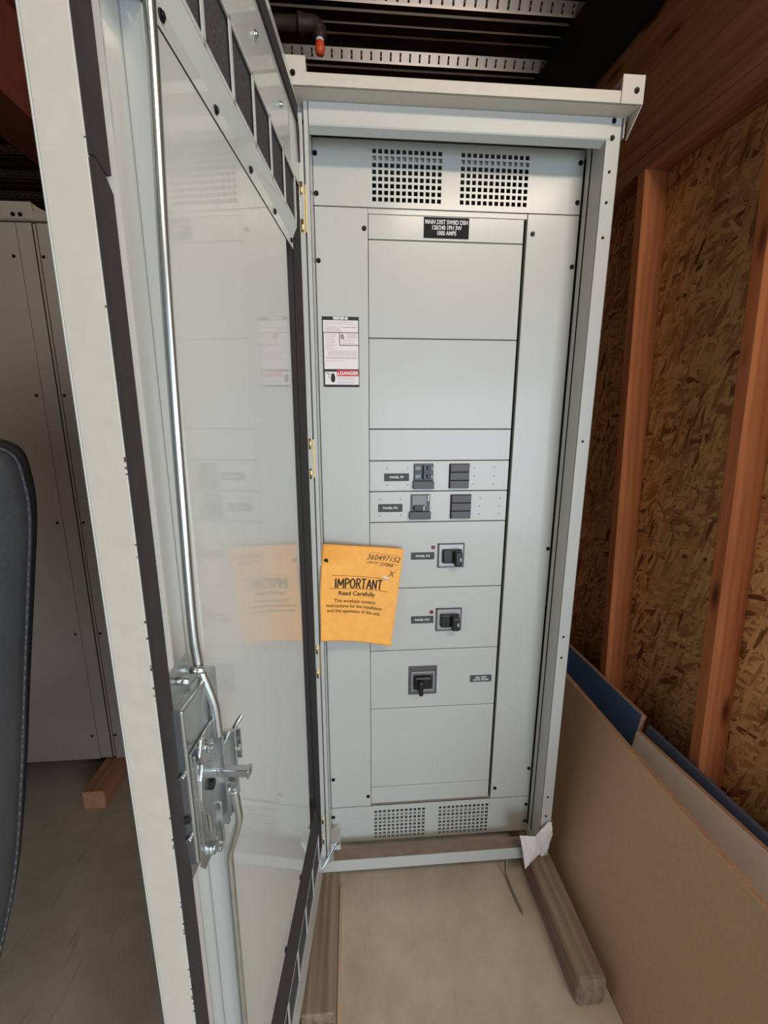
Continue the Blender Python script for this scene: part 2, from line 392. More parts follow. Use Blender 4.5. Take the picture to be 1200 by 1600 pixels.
# lifting angle across the front and down the right side
bm = bmesh.new(); bx(bm, -.186, .61, -.141, -.138, 2.331, 2.358); bx(bm, -.186, .61, -.141, -.05, 2.331, 2.334)
part('lifting_angle', bm, CREAM, .001)
bm = bmesh.new(); bx(bm, .606, .609, -.10, .86, 2.286, 2.334); bx(bm, .609, .622, -.138, .86, 2.331, 2.334); bx(bm, .619, .622, -.138, .86, 2.334, 2.386)
part('side_lifting_angle', bm, PAINT, .001)
bm = bmesh.new(); bx(bm, .568, .622, -.144, -.1411, 2.331, 2.389); bx(bm, .568, .571, -.141, -.09, 2.334, 2.386)
prism(bm, [(-.144, 2.331), (-.09, 2.331), (-.09, 2.286)], .619, .622, axis='x')
part('corner_bracket', bm, CREAM, .001)
bm = bmesh.new(); bx(bm, -.205, -.158, -.144, -.1411, 2.331, 2.386); bx(bm, -.161, -.158, -.141, -.09, 2.334, 2.386)
part('corner_bracket', bm, CREAM, .001)
# base channel
bm = bmesh.new(); bx(bm, -.186, .56, FY, FY+.004, ZB, .140); bx(bm, -.186, -.150, FY+.0045, .85, ZB, .140); bx(bm, .5602, XR, FY+.003, .85, ZB, .138)
bx(bm, -.15, .56, .80, .85, ZB, .138)
DUST = simple('dusty_enamel', (.55, .48, .42), rough=.9, noise=.12, nscale=30)
box('base_ledge', (-.15, .56, FY+.0045, -.050, .136, .1395), DUST, cab)
part('base_channel', bm, PAINT, .001)
bm = bmesh.new(); bx(bm, -.158, -.125, -.075, -.073, .165, .195); bx(bm, -.158, -.125, -.075, -.02, .193, .195)
part('stay_bracket', bm, PAINT, .0006)

# dead front
def vent_panel(name, x0, x1, z0, z1, rowtop):
    p = .0157; h = .0052
    xs = [x0]; holes_x = []
    for base in (0, .234):
        for i in range(12):
            a = base + p*i - h; xs += [a, a+2*h]; holes_x.append(len(xs)-2)
    xs.append(x1)
    zs = [z0]; hz = []
    for j in range(7, -1, -1):
        a = rowtop - p*j - h; zs += [a, a+2*h]; hz.append(len(zs)-2)
    zs.append(z1)
    bm = bmesh.new(); V = [[bm.verts.new((x, 0, z)) for z in zs] for x in xs]
    for i in range(len(xs)-1):
        for j in range(len(zs)-1):
            if i in holes_x and j in hz: continue
            bm.faces.new((V[i][j], V[i+1][j], V[i+1][j+1], V[i][j+1]))
    bmesh.ops.recalc_face_normals(bm, faces=bm.faces)
    ex = bmesh.ops.extrude_face_region(bm, geom=bm.faces[:])
    for v in ex['geom']:
        if isinstance(v, bmesh.types.BMVert): v.co.y += .0025
    o = obj(name, bm, PAINT, cab)
    return o
vp = vent_panel('top_vent_panel', -.1575, .5625, 2.157, 2.310, 2.286)
vb = vent_panel('bottom_vent_panel', -.1575, .5625, .108, .2575, .232)
box('inner_flange', (-.02, .42, .012, .02, 2.270, 2.2845), PAINT, vp)
box('inner_flange', (-.02, .42, .02, .028, .190, .204), PAINT, vb)
box('inner_flange', (-.02, .42, .03, .038, .150, .158), PAINT, vb)
box('interior_shade_sheet', (-.15, .556, .18, .19, .15, 2.3), SEAM, cab)  # dark sheet puts the shade inside the cabinet into colour

def cover(name, x0, x1, z0, z1, y=0.0, m=PAINT, d=.018):
    bm = bmesh.new(); bx(bm, x0, x1, y, y+d, z0, z1); return part(name, bm, m, .0014)
cover('left_trim_panel', -.1575, -.0172, .2600, 2.1550)
cover('right_trim_panel', .4180, .5625, .2600, 2.1550)
g = .0012
seams = [2.143, 2.0815, 1.832, 1.581, 1.488, 1.395, 1.299, 1.082, .864, .648, .334, .265]
names = ['cover_strip', 'blank_cover', 'blank_cover', 'blank_cover', 'breaker_plate', 'breaker_plate', 'breaker_plate', 'breaker_plate', 'breaker_plate', 'blank_cover', 'cover_strip']
for i, nm in enumerate(names):
    cover(nm, -.0158, .4095, seams[i+1]+g, seams[i]-g, .003, d=.014)
box('cover_backing', (-.0172, .418, .020, .024, .25, 2.157), SEAM, cab)
# pale ledge above and dusty ledge below the covers
box('upper_ledge', (-.0165, .4175, .0045, .019, 2.1435, 2.1565), PAINT, cab)
box('lower_ledge', (-.0165, .4175, .0045, .019, .2585, .2645), DUST, cab)

def screw(x, z, y=0, r=.0062, parent=cab):
    bm = bmesh.new()
    cyl(bm, (0, 0, 0), (0, -.0022, 0), r, 12); cyl(bm, (0, -.0022, 0), (0, -.0042, 0), r*.72, 6, r1=r*.6)
    o = obj('screw', bm, SCREW, parent); o.location = (x, y, z); return o
for x, z in [(-.152, 2.275), (-.151, 2.184), (.553, 2.280), (.553, 2.186), (-.027, 2.106), (.434, 2.106), (-.150, 2.025), (.553, 2.027),
             (-.148, .379), (-.027, .301), (.553, .379), (.432, .303), (.554, .224), (-.151, .221), (.554, 1.205), (.554, .150)]:
    screw(x, z)
for x, z in [(.582, 2.324), (.582, 2.288), (-.176, 2.288)]: screw(x, z, FY-.0005, .006)
for z in (2.215, 2.147, 2.067, 1.549, .946, .874, .349, .27, .208): screw(.583, z, FY, .0032)
screw(.603, 2.357, -.1445, .006); screw(-.186, 2.352, -.1445, .006)

# engraved plates
def nameplate(x0, x1, z0, z1, body, size, y=.003, sx=1.0, ls=1.0, bold=.0002):
    bm = bmesh.new(); bx(bm, x0, x1, y-.0016, y, z0, z1)
    o = obj('nameplate', bm, TAG if size > .012 else TAGG, cab, .0003)
    text('lettering', body, size, WHITE, o, ((x0+x1)/2, y-.0019, (z0+z1)/2), sx=sx, ls=ls, bold=bold)
    return o
nameplate(.1335, .257, 2.089, 2.1395, 'MAIN DIST SWBD DSH\n120/240 1PH 3W\n1000 AMPS', .0145, sx=.80, ls=.92, bold=.0003)
nameplate(.028, .103, 1.427, 1.450, 'PANEL PP', .010)
nameplate(.010, .084, 1.332, 1.3565, 'PANEL PO', .010)
nameplate(.113, .187, 1.177, 1.2005, 'PANEL PG', .010)
nameplate(.1165, .190, .959, .984, 'PANEL PH1', .010)
nameplate(.3215, .3955, .7365, .7615, 'PEC TEST\nLOAD BANK', .0095, ls=.85)

def rivets(pts, y=.003):
    for x, z in pts:
        bm = bmesh.new(); cyl(bm, (0, 0, 0), (0, -.0006, 0), .0017, 10); o = obj('rivet', bm, SCREW, cab); o.location = (x, y, z)
rivets([(.037, 1.465), (.100, 1.465), (.037, 1.415), (.100, 1.415), (.015, 1.371), (.078, 1.371), (.015, 1.321), (.079, 1.321)] +
       [(x, z) for x in (.303, .365) for z in (1.466, 1.441, 1.415)] + [(x, z) for x in (.325, .3875) for z in (1.372, 1.347, 1.322)])

# small breakers
def breaker_a():
    bm = bmesh.new(); bx(bm, .118, .176, -.004, .003, 1.428, 1.479)
    o = obj('circuit_breaker', bm, BLACK, cab, .0008)
    box('lower_cover', (.1155, .1785, -.010, .003, 1.4035, 1.427), PLASTG, o, .0012)
    for z in (1.441, 1.466): box('rating_tag', (.121, .137, -.0052, -.004, z-.005, z+.006), PLASTM, o)
    bm = bmesh.new(); bx(bm, .144, .149, -.014, -.004, 1.432, 1.474); obj('handle_tie', bm, BLACK, o, .001)
    for z in (1.441, 1.466):
        bm = bmesh.new(); bx(bm, .155, .166, -.013, -.004, z-.005, z+.005); obj('toggle', bm, BLACK, o, .0015)
        bm = bmesh.new(); bx(bm, .150, .153, -.0055, -.004, z-.006, z+.006); bx(bm, .168, .174, -.0055, -.004, z-.006, z+.004); obj('marking', bm, PLASTM, o)
breaker_a()
def breaker_b():
    bm = bmesh.new(); bx(bm, .110, .168, -.003, .003, 1.334, 1.3855); o = obj('circuit_breaker', bm, PLASTG, cab, .0008)
    box('lower_cover', (.1055, .1705, -.010, .003, 1.3095, 1.333), PLASTG, o, .0012)
    box('face', (.1135, .157, -.0045, -.003, 1.350, 1.383), PLASTM, o, .0005)
    bm = bmesh.new(); bx(bm, .118, .147, -.012, -.003, 1.338, 1.353); obj('toggle', bm, BLACK, o, .002)
    box('window', (.147, .151, -.0045, -.003, 1.337, 1.354), WHITE, o); box('window', (.161, .1645, -.0045, -.003, 1.366, 1.383), WHITE, o)
breaker_b()
for (x0, x1, z0, z1) in ((.2255, .287, 1.4035, 1.4785), (.2325, .2965, 1.3085, 1.384)):
    bm = bmesh.new(); bx(bm, x0, x1, -.001, .003, z0, z1); o = obj('breaker_filler', bm, SEAM, cab, .0005)
    h = (z1-z0)/3
    for k in range(3):
        box('filler_block', (x0+.002, x1-.002, -.0075, -.001, z0+h*k+.0012, z0+h*(k+1)-.0012), PLASTG, o, .0012)
# moulded case breakers with rotary style toggles
def molded(z):
    bm = bmesh.new()
    for d in ((.198, .2815, 1.2255, 1.2285), (.198, .2815, 1.1505, 1.1535), (.198, .202, 1.1505, 1.2285), (.2785, .2815, 1.1505, 1.2285)):
        bx(bm, d[0], d[1], -.003, .003, d[2]+z, d[3]+z)
    o = obj('main_breaker', bm, simple('dark_bezel', (.30, .29, .29), rough=.4) if 'bez' not in globals() else BEZ, cab, .0004)
    box('face', (.202, .2785, -.0005, .003, 1.1535+z, 1.2255+z), SILVER, o, 0)
    bm = bmesh.new(); bx(bm, .2115, .273, -.013, -.0005, 1.166+z, 1.2105+z); obj('toggle_housing', bm, BLACK, o, .004, 3)
    bm = bmesh.new(); bx(bm, .244, .2695, -.034, -.013, 1.162+z, 1.209+z)
    obj('toggle', bm, BLACK, o, .006, 3)
    box('handle_mark', (.2615, .2645, -.0346, -.034, 1.180+z, 1.191+z), WHITE, o)
    bm = bmesh.new(); bx(bm, .178, .188, -.002, .003, 1.2115+z, 1.2215+z); obj('push_to_trip_button', bm, REDP, o, .0008)
BEZ = simple('dark_bezel', (.30, .29, .29), rough=.4); bez = 1
molded(0); molded(-.2185)
bm = bmesh.new(); bx(bm, .1115, .207, -.001, .003, .7005, .8045); o = obj('main_breaker', bm, PLASTG, cab, .0006)
bm = bmesh.new()
bx(bm, .118, .199, -.006, -.001, .778, .788); bx(bm, .118, .199, -.006, -.001, .712, .722)
bx(bm, .118, .126, -.006, -.001, .722, .778); bx(bm, .191, .199, -.006, -.001, .722, .778)
obj('bezel', bm, PLASTM, o, .003, 3)
bm = bmesh.new(); bx(bm, .129, .188, -.016, -.001, .729, .772); obj('toggle_housing', bm, BLACK, o, .006, 3)
bm = bmesh.new(); bx(bm, .142, .156, -.036, -.014, .716, .765); obj('toggle', bm, BLACK, o, .003, 3)
box('edge_trim', (.207, .2085, -.002, .003, .7005, .8045), WHITE, o)

# rating label
lb = box('rating_label', (-.1455, -.0435, -.0006, 0, 1.699, 1.886), LABELK, cab)
box('paper_field', (-.1425, -.0460, -.0010, -.0006, 1.8455, 1.8765), LABELW, lb)
bm = bmesh.new(); bx(bm, -.1415, -.0985, -.0010, -.0006, 1.7475, 1.8435); bx(bm, -.0985, -.0455, -.0010, -.0006, 1.7475, 1.8105)
bx(bm, -.0965, -.0455, -.0010, -.0006, 1.8125, 1.8435); obj('paper_field', bm, LABELW, lb)
bm = bmesh.new(); bx(bm, -.1405, -.0455, -.0010, -.0006, 1.7055, 1.7405); obj('paper_field', bm, LABELW, lb)
box('red_band', (-.107, -.0455, -.0013, -.0010, 1.7285, 1.7445), RED, lb)
text('lettering', 'SIEMENS', .0092, WHITE, lb, (-.0945, -.0012, 1.8812), bold=.0005, sx=1.2)
text('lettering', 'DANGER', .0125, WHITE, lb, (-.0725, -.0016, 1.7362), bold=.0004)
bm = bmesh.new(); prism(bm, [(-.1055, 1.7315), (-.0995, 1.7315), (-.1025, 1.7405)], -.0017, -.0013); obj('warning_triangle', bm, WHITE, lb)
bm = bmesh.new()
def line(x0, x1, z, h=.0009):
    x = x0
    while x < x1:
        L = random.uniform(.002, .007); bx(bm, x, min(x+L, x1), -.0013, -.0010, z, z+h); x += L + .001
for z in (1.8715, 1.8665): line(-.139, -.06, z)
for z in (1.859, 1.8555, 1.852, 1.8485): line(-.138, -.095, z)
line(-.091, -.050, 1.8575, .0016)
for k in range(10): line(-.137, -.105 - (k % 3)*.004, 1.838-.0042*k)
for z in (1.8385, 1.8345, 1.8305): line(-.078, -.049, z, .0012)
for z in (1.823, 1.8165): line(-.090, -.055, z, .001)
for z in (1.795, 1.7915, 1.788, 1.7845): line(-.130, -.050, z)
for z in (1.779, 1.7755): line(-.137, -.049, z, .0013)
line(-.137, -.085, 1.769)
for z in (1.7245, 1.720, 1.713, 1.7095): line(-.105, -.055, z)
tag(obj('fine_print', bm, GREYINK, lb), kind='stuff')
bm = bmesh.new()  # hand and spark pictogram
prism(bm, [(-.136, 1.737), (-.128, 1.732), (-.130, 1.727), (-.126, 1.722), (-.129, 1.728), (-.1265, 1.733), (-.135, 1.739)], -.0014, -.0010)
prism(bm, [(-.124, 1.724), (-.123, 1.732), (-.1205, 1.737), (-.1185, 1.736), (-.1155, 1.735), (-.113, 1.731), (-.112, 1.725), (-.1125, 1.716), (-.117, 1.711), (-.121, 1.7125), (-.124, 1.717)], -.0014, -.0010)
obj('pictogram', bm, INK, lb)
bm = bmesh.new(); prism(bm, [(-.0945, 1.828), (-.0945, 1.838), (-.091, 1.8415), (-.087, 1.839), (-.085, 1.834), (-.084, 1.827)], -.0014, -.0010); obj('certification_mark', bm, GREYINK, lb)

# ------------------------------------------------------------------ door (local x = from hinge to free edge, y = inward normal, z up)
AZ = R(5.56); HX, HY = -.183, -.105
L = .805; DZ0, DZ1 = .125, 2.338
bm = bmesh.new()
bx(bm, 0, L, -.038, -.036, DZ0, DZ1)                     # skin
bx(bm, 0, .003, -.036, 0, DZ0, DZ1)                      # hinge side wall
bx(bm, 0, L, -.036, 0, DZ1-.003, DZ1); bx(bm, 0, L, -.036, 0, DZ0, DZ0+.003)
door = obj('door', bm, DOORP, cab, .0008)
door.location = (HX, HY, 0); door.rotation_euler = (0, 0, math.atan2(-math.cos(AZ), -math.sin(AZ)))
door['label'] = 'tall glossy grey cabinet door seen from inside, opened outward'
def dp(name, bm, m, bevel=0, seg=2): return obj(name, bm, m, door, bevel, seg)
def dbox(name, dims, m, bevel=0): return box(name, dims, m, door, bevel)
bm = bmesh.new(); bx(bm, L-.003, L, -.036, 0, DZ0+.003, DZ1-.003); dp('edge_flange', bm, CREAM, .0008)
# free edge lip, softly returned to the panel
bm = bmesh.new()
pts = [(L, .0), (.768, .0), (.763, -.0015), (.760, -.005), (.7585, -.012), (.757, -.034), (.755, -.034), (.7565, -.012), (.758, -.006), (.7615, -.0035), (.768, -.002), (L, -.002)]
A = [bm.verts.new((a, b_, .34)) for a, b_ in pts]; B = [bm.verts.new((a, b_, 2.15)) for a, b_ in pts]
for i in range(len(pts)-1):
    f = bm.faces.new((A[i], A[i+1], B[i+1], B[i]))
dp('free_edge_lip', bm, DOORP)
dbox('top_lip', (.003, L-.003, -.002, 0, 2.15, DZ1-.003), DOORP)
dbox('bottom_lip', (.003, L-.003, -.002, 0, DZ0+.003, .226), DOORP)
dbox('inner_panel', (.115, .672, -.036, -.012, .40, 2.022), DOORP, .002)
# gaskets
bm = bmesh.new()
prism(bm, [(L-.0005, .25), (L-.0005, 1.8035), (L-.012, 1.797), (L-.020, 1.787), (L-.020, .25)], .0002, .0045)
prism(bm, [(L-.0005, 1.8055), (L-.0005, 2.30), (L-.020, 2.30), (L-.020, 1.800), (L-.013, 1.7985)], .0002, .0045)
dp('edge_gasket', bm, RUBBER)
bm = bmesh.new(); tube(bm, [(.0075, -.018, .27), (.0075, -.018, 1.45), (.0085, -.018, 1.5), (.0075, -.018, 1.56), (.0075, -.018, 2.25)], .004, 6)
bx(bm, .003, .0085, -.034, -.001, .226, 2.27)
dp('hinge_side_gasket', bm, RUBBER)
bm = bmesh.new(); bx(bm, .02, L-.02, 0, .005, 2.272, 2.304)
prism(bm, [(.003, 2.20), (.022, 2.272), (.022, 2.304), (.003, 2.26)], -.001, .004)
dp('top_gasket', bm, RUBBER)
# filter boxes
def filter_box(name, z0, z1, x0, first):
    bm = bmesh.new()
    bx(bm, x0, .757, -.034, 0, z1-.002, z1) if z0 > 1 else bx(bm, x0, .757, -.034, 0, z0, z0+.002)
    bx(bm, x0, x0+.002, -.034, 0, z0, z1)
    bx(bm, x0, .757, -.0015, .0005, z0, z0+.007); bx(bm, x0, .757, -.0015, .0005, z1-.007, z1)
    x = first
    bx(bm, x0, x0+.008, -.0015, .0005, z0, z1)
    while x < .75:
        bx(bm, x-.004, x+.004, -.0015, .0005, z0, z1); x += .099
    dp(name, bm, PAINT, 0)
    dbox('filter_pad', (x0+.003, .755, -.012, -.005, z0+.003, z1-.003), FOAM)
filter_box('upper_filter_box', 2.046, 2.15, .05, .156); filter_box('lower_filter_box', .226, .339, .057, .160)
bm = bmesh.new(); prism(bm, [(-.0115, .418), (0, .343), (.0006, .339), (-.012, .335), (-.030, .40), (-.030, .418)], .040, .757, axis='x'); dp('rubber_strip', bm, RUBBER)
bm = bmesh.new(); prism(bm, [(-.012, 2.019), (0, 2.046), (-.002, 2.048), (-.014, 2.022)], .05, .757, axis='x')
bx(bm, .05, .757, -.0135, -.0105, 1.999, 2.020); dp('mounting_flange', bm, DOORP, .0004)
bm = bmesh.new(); bx(bm, .05, .757, -.0125, -.0112, 1.9975, 1.9992); dp('flange_seam', bm, SEAM)
def dscrew(x, z, y, m=SCREW, r=.0055, l=.004):
    bm = bmesh.new(); cyl(bm, (0, 0, 0), (0, l*.5, 0), r, 12); cyl(bm, (0, l*.5, 0), (0, l, 0), r*.7, 6)
    o = obj('screw', bm, m, door); o.location = (x, y, z); return o
for x in (.070, .212, .36, .502, .64): dscrew(x, 2.011, -.0105)
for x in (.173, .333, .493, .64): dscrew(x, 2.213, 0, ZINC, .006, .006)
for x, z in ((.06, .362), (.2, .358), (.36, .358), (.52, .358)): dscrew(x+.06, z+.07, -.012)
# welded studs reflected near the hinges
# lock mechanism
bm = bmesh.new(); bx(bm, .700, .786, .0003, .014, 1.128, 1.322); bx(bm, .700, .756, -.034, .0003, 1.128, 1.322); dp('lock_case', bm, ZINC, .0025, 3)
bm = bmesh.new(); prism(bm, [(.786, 1.10), (.790, 1.361), (.742, 1.361), (.742, 1.30), (.742, 1.10)], .0002, .0018); dp('lock_backplate', bm, ZINC)
bm = bmesh.new(); prism(bm, [(.784, 1.122), (.784, 1.269), (.715, 1.269), (.711, 1.216), (.668, 1.213), (.671, 1.10), (.698, 1.10), (.733, 1.128), (.752, 1.112), (.778, 1.112)], .0145, .0172); dp('cover_plate', bm, ZINC, .0008)
bm = bmesh.new(); prism(bm, [(.779, 1.14), (.779, 1.262), (.775, 1.262), (.775, 1.14)], .0172, .0186); dp('plate_rib', bm, ZINC, .0006)
for (x, z, y) in ((.757, 1.256, .0172), (.684, 1.192, .0172), (.760, 1.122, .0172), (.706, 1.150, .0172)):
    bm = bmesh.new(); cyl(bm, (x, y-.012, z), (x, y+.012, z), .0042, 14); cyl(bm, (x, y, z), (x, y+.005, z), .0082, 6); dp('bolt', bm, ZINC, .0004)
bm = bmesh.new(); prism(bm, [(.768, 1.243), (.775, 1.228), (.778, 1.205), (.774, 1.182), (.764, 1.172), (.762, 1.146), (.754, 1.146), (.754, 1.172), (.746, 1.180), (.744, 1.205), (.752, 1.238)], .0176, .021); dp('cam_lever', bm, ZINC, .0012)
bm = bmesh.new(); cyl(bm, (.757, .021, 1.207), (.757, .0255, 1.207), .006, 20); dp('spindle', bm, SCREW, .0005)
bm = bmesh.new(); prism(bm, [(.772, 1.278), (.780, 1.262), (.774, 1.248), (.758, 1.240), (.742, 1.222), (.737, 1.228), (.748, 1.246), (.764, 1.254), (.766, 1.276)], .0215, .0245); dp('pawl_arm', bm, ZINC, .0012)
bm = bmesh.new(); bx(bm, .742, .7445, .0172, .026, 1.112, 1.168); dp('guide_lug', bm, ZINC, .0008)
bm = bmesh.new(); bx(bm, .720, .730, .0172, .056, 1.190, 1.200); bx(bm, .717, .731, .0530, .056, 1.188, 1.1995); dp('latch_pin', bm, ZINC, .001)
bm = bmesh.new(); bx(bm, .674, .677, .0172, .028, 1.170, 1.214); dp('side_lug', bm, ZINC, .0005)
bm = bmesh.new(); tube(bm, smooth_path([(.678, .020, 1.212), (.676, .022, 1.219), (.673, .026, 1.226), (.669, .029, 1.230)], 4), .0030, 8); dp('hook', bm, ZINC, 0)
for z, r_ in ((1.190, .007), (1.165, .003), (1.245, .003)):
    bm = bmesh.new(); cyl(bm, (.786, .0075, z), (.791 if r_ < .005 else .789, .0075, z), r_ if r_ < .005 else .0042, 12); dp('rivet', bm, ZINC if r_ < .005 else SEAM)  # the dark disc paints the shade of a hole in the case
for x, z in ((.735, 1.337), (.768, 1.345)):
    bm = bmesh.new(); cyl(bm, (x, .001, z), (x, .016, z), .0042, 12); dp('stud', bm, ZINC)
up = smooth_path([(.690, .006, 2.32), (.697, .006, 1.98), (.716, .005, 1.72), (.727, .004, 1.42), (.7275, .006, 1.345), (.727, .010, 1.325), (.726, .019, 1.290), (.726, .021, 1.262), (.726, .0215, 1.245)], 7)
bm = bmesh.new(); tube(bm, up, .0056, 16); bx(bm, .7235, .7285, .013, .026, 1.120, 1.247); dp('upper_latch_rod', bm, ZINC, 0)
lo = smooth_path([(.692, .020, 1.135), (.692, .022, 1.110), (.691, .022, 1.085), (.690, .012, 1.050), (.688, .004, 1.025), (.688, .003, .98), (.689, .003, .70), (.690, .003, .28)], 7)
bm = bmesh.new(); tube(bm, lo, .0056, 16); bx(bm, .6895, .6945, .013, .027, 1.13, 1.225); dp('lower_latch_rod', bm, ZINC, 0)
# chips of rust along the free edge
bm = bmesh.new()
for i in range(46):
    z = random.choice([random.uniform(.3, 2.2), random.uniform(.9, 1.6)]); s = random.uniform(.0004, .0012)
    bx(bm, L-s, L+.0003, -.0012, .0003, z, z+s*random.uniform(.8, 3))
tag(dp('rust_chips', bm, simple('rust', (.40, .31, .26), rough=.9)), kind='stuff')
# hinge side bead
dbox('hinge_bead', (-.003, .001, 0, .010, .14, 2.30), PAINT, .0005)

# hinges
for zc in (2.107, 1.505, .90, .285):
    bm = bmesh.new(); bx(bm, -.1795, -.1690, -.100, -.0975, zc-.052, zc+.052)
    o = obj('hinge', bm, BRASS, cab, .001)
    bm = bmesh.new(); cyl(bm, (-.181, -.101, zc-.03), (-.181, -.101, zc+.03), .0045, 12); obj('hinge_pin', bm, ZINC, o)
    bm = bmesh.new()
    bm.free()
    for q in (-.04, .04):
        bm = bmesh.new(); cyl(bm, (-.180, -.101, zc+q-.014), (-.180, -.101, zc+q+.014), .0065, 14); obj('hinge_knuckle', bm, BRASS, o)
# door stay rod
bm = bmesh.new(); tube(bm, [(-.130, -.095, .215), (-.158, -.12, .245), (-.186, -.125, .155), (-.196, -.20, .155)][0:1] + [(-.137, -.11, .235), (-.187, -.125, .148), (-.200, -.205, .150)], .0035, 10)
obj('door_stay', bm, ZINC, cab)

# ------------------------------------------------------------------ envelope hanging from a screw
TL, TR, BR, BL = Vector((-.1573, -.030, 1.2457)), Vector((.0870, -.022, 1.2201)), Vector((.0477, -.040, .9043)), Vector((-.1684, -.100, .9636))
SCW = Vector((-.1495, -.036, 1.207))
def env_pt(u, v):
    e = 3.2*v*(1-v)*0
    left = TL.lerp(BL, v); right = TR.lerp(BR, v)
    q = min(1, max(0, (v+.05)/.26)); q = q*q*(3-2*q); left.y = -.030-.072*q
    # the left side swings forward towards the bottom, the rest lies flatter
    p = left.lerp(right, u)
    yl = left.y; yr = right.y
    p.y = yr + (yl-yr)*(1-u)**1.7
    p.y -= .005*math.exp(-((u-.06)/.035)**2)*math.exp(-((v-.33)/.22)**2)
    p.y += 0
    p.y -= .004*math.sin(u*5+v*3)*u*(1-u)*4*.5
    p.x -= .0035*math.exp(-(u/.08)**2)*math.exp(-((v-.45)/.25)**2)
    return p
bm = bmesh.new(); nu, nv = 40, 48
G0 = [[bm.verts.new(env_pt(i/nu, j/nv)) for j in range(nv+1)] for i in range(nu+1)]
G1 = [[bm.verts.new(env_pt(i/nu, j/nv) + Vector((0, .003 + .008*min(1, 8*min(i/nu, 1-i/nu, j/nv, 1-j/nv)), 0))) for j in range(nv+1)] for i in range(nu+1)]
for i in range(nu):
    for j in range(nv):
        f = bm.faces.new((G0[i][j], G0[i][j+1], G0[i+1][j+1], G0[i+1][j])); f.smooth = True
        f = bm.faces.new((G1[i][j], G1[i+1][j], G1[i+1][j+1], G1[i][j+1])); f.smooth = True
for i in range(nu):
    bm.faces.new((G0[i][0], G0[i+1][0], G1[i+1][0], G1[i][0])); bm.faces.new((G0[i][nv], G1[i][nv], G1[i+1][nv], G0[i+1][nv]))
for j in range(nv):
    bm.faces.new((G0[0][j], G1[0][j], G1[0][j+1], G0[0][j+1])); bm.faces.new((G0[nu][j], G0[nu][j+1], G1[nu][j+1], G1[nu][j]))
env = obj('envelope', bm, ENV); tag(env, 'orange kraft envelope marked IMPORTANT hanging from a screw on the cabinet', 'envelope')
def on_env(me, off=.0007):
    for v in me.vertices:
        u, vv = v.co.x, v.co.y + .045*(v.co.x-.55)   # print runs slightly askew
        p = env_pt(u, vv); q1 = env_pt(u+.01, vv); q2 = env_pt(u, vv+.01)
        n = (q1-p).cross(q2-p).normalized()
        if n.y > 0: n = -n
        v.co = p + n*off
def env_text(body, size, u, v, m, align='CENTER', bold=0, ang=0, sx=1, ls=1.0, name='printed_text', shear=0):
    o = text(name, body, size, m, env, (0, 0, 0), (0, 0, 0), align, bold=bold, ls=ls, thick=0, shear=shear)
    W, Hh = .246, .320
    ca, sa = math.cos(ang), math.sin(ang)
    for vt in o.data.vertices:
        x, y = vt.co.x*sx, vt.co.y
        vt.co = Vector((u + (x*ca-y*sa)/W, v - (x*sa+y*ca)/Hh, 0))
    tb = bmesh.new(); tb.from_mesh(o.data)
    bmesh.ops.subdivide_edges(tb, edges=tb.edges, cuts=2, use_grid_fill=True); tb.to_mesh(o.data); tb.free()
    on_env(o.data, .0011); o.scale = (1, 1, 1); o.location = (0, 0, 0); o.rotation_euler = (0, 0, 0)
    return o
# heavy hand-drawn capitals, one stroke ribbon per pen stroke
GL = {'I': [[(.25, 0), (.25, 1)]], 'M': [[(0, 0), (.12, 1), (.42, .25), (.78, 1), (.84, 0)]],
      'P': [[(.08, 0), (.08, 1)], [(.0, .98), (.35, 1), (.56, .86), (.56, .66), (.38, .48), (.08, .44)]],
      'O': [[(.34, 1), (.10, .82), (.02, .50), (.10, .16), (.34, 0), (.58, .16), (.67, .50), (.58, .82), (.34, 1), (.2, .95)]],
      'R': [[(.08, 0), (.08, 1)], [(.0, .98), (.35, 1), (.55, .87), (.55, .68), (.38, .52), (.08, .48)], [(.30, .50), (.62, 0)]],
      'T': [[(0, .98), (.66, 1)], [(.34, 1), (.30, 0)]], 'A': [[(0, 0), (.36, 1), (.66, 0)], [(.10, .36), (.60, .36)]],
      'N': [[(.06, 0), (.06, 1), (.58, .04), (.60, 1)]]}
WD = {'I': .50, 'M': 1.02, 'P': .74, 'O': .86, 'R': .76, 'T': .78, 'A': .80, 'N': .80}
bm = bmesh.new(); word = 'IMPORTANT'; tw = sum(WD[c] for c in word); U0, U1, VB, HT = .150, .785, .422, .100
px_ = 0
for c in word:
    for st in GL[c]:
        q = [Vector(((px_ + a)/tw*(U1-U0)*.246, b*HT*.320)) for a, b in st]
        fine = []
        for A_, B_ in zip(q, q[1:]):
            k = max(1, int((B_-A_).length/.004)); fine += [A_.lerp(B_, t/k) for t in range(k)]
        fine.append(q[-1]); prev = None
        for i, p in enumerate(fine):
            d = (fine[min(i+1, len(fine)-1)]-fine[max(i-1, 0)]).normalized(); nn = Vector((-d.y, d.x))*.00225
            cur = [bm.verts.new((U0+(p.x+e*nn.x)/.246, VB-(p.y+e*nn.y)/.320, 0)) for e in (1, -1)]
            if prev: bm.faces.new((prev[0], prev[1], cur[1], cur[0]))
            prev = cur
    px_ += WD[c]
o = obj('printed_heading', bm, INK, env); on_env(o.data, .0009)
env_text('Read Carefully', .0200, .450, .480, INK, bold=.0003)
env_text('This envelope contains\ninstructions for the installation\nand the operation of this unit.', .0158, .435, .617, INK2, bold=.0002, ls=1.12, sx=.92)
env_text('360497152', .0235, .75, .098, INK2, shear=.35, bold=.0001, sx=1.0, name='handwriting')
env_text('21066', .0165, .80, .158, INK2, shear=.4, bold=.0001, name='handwriting')
env_text('ORDER NO.', .0065, .62, .150, INK2)
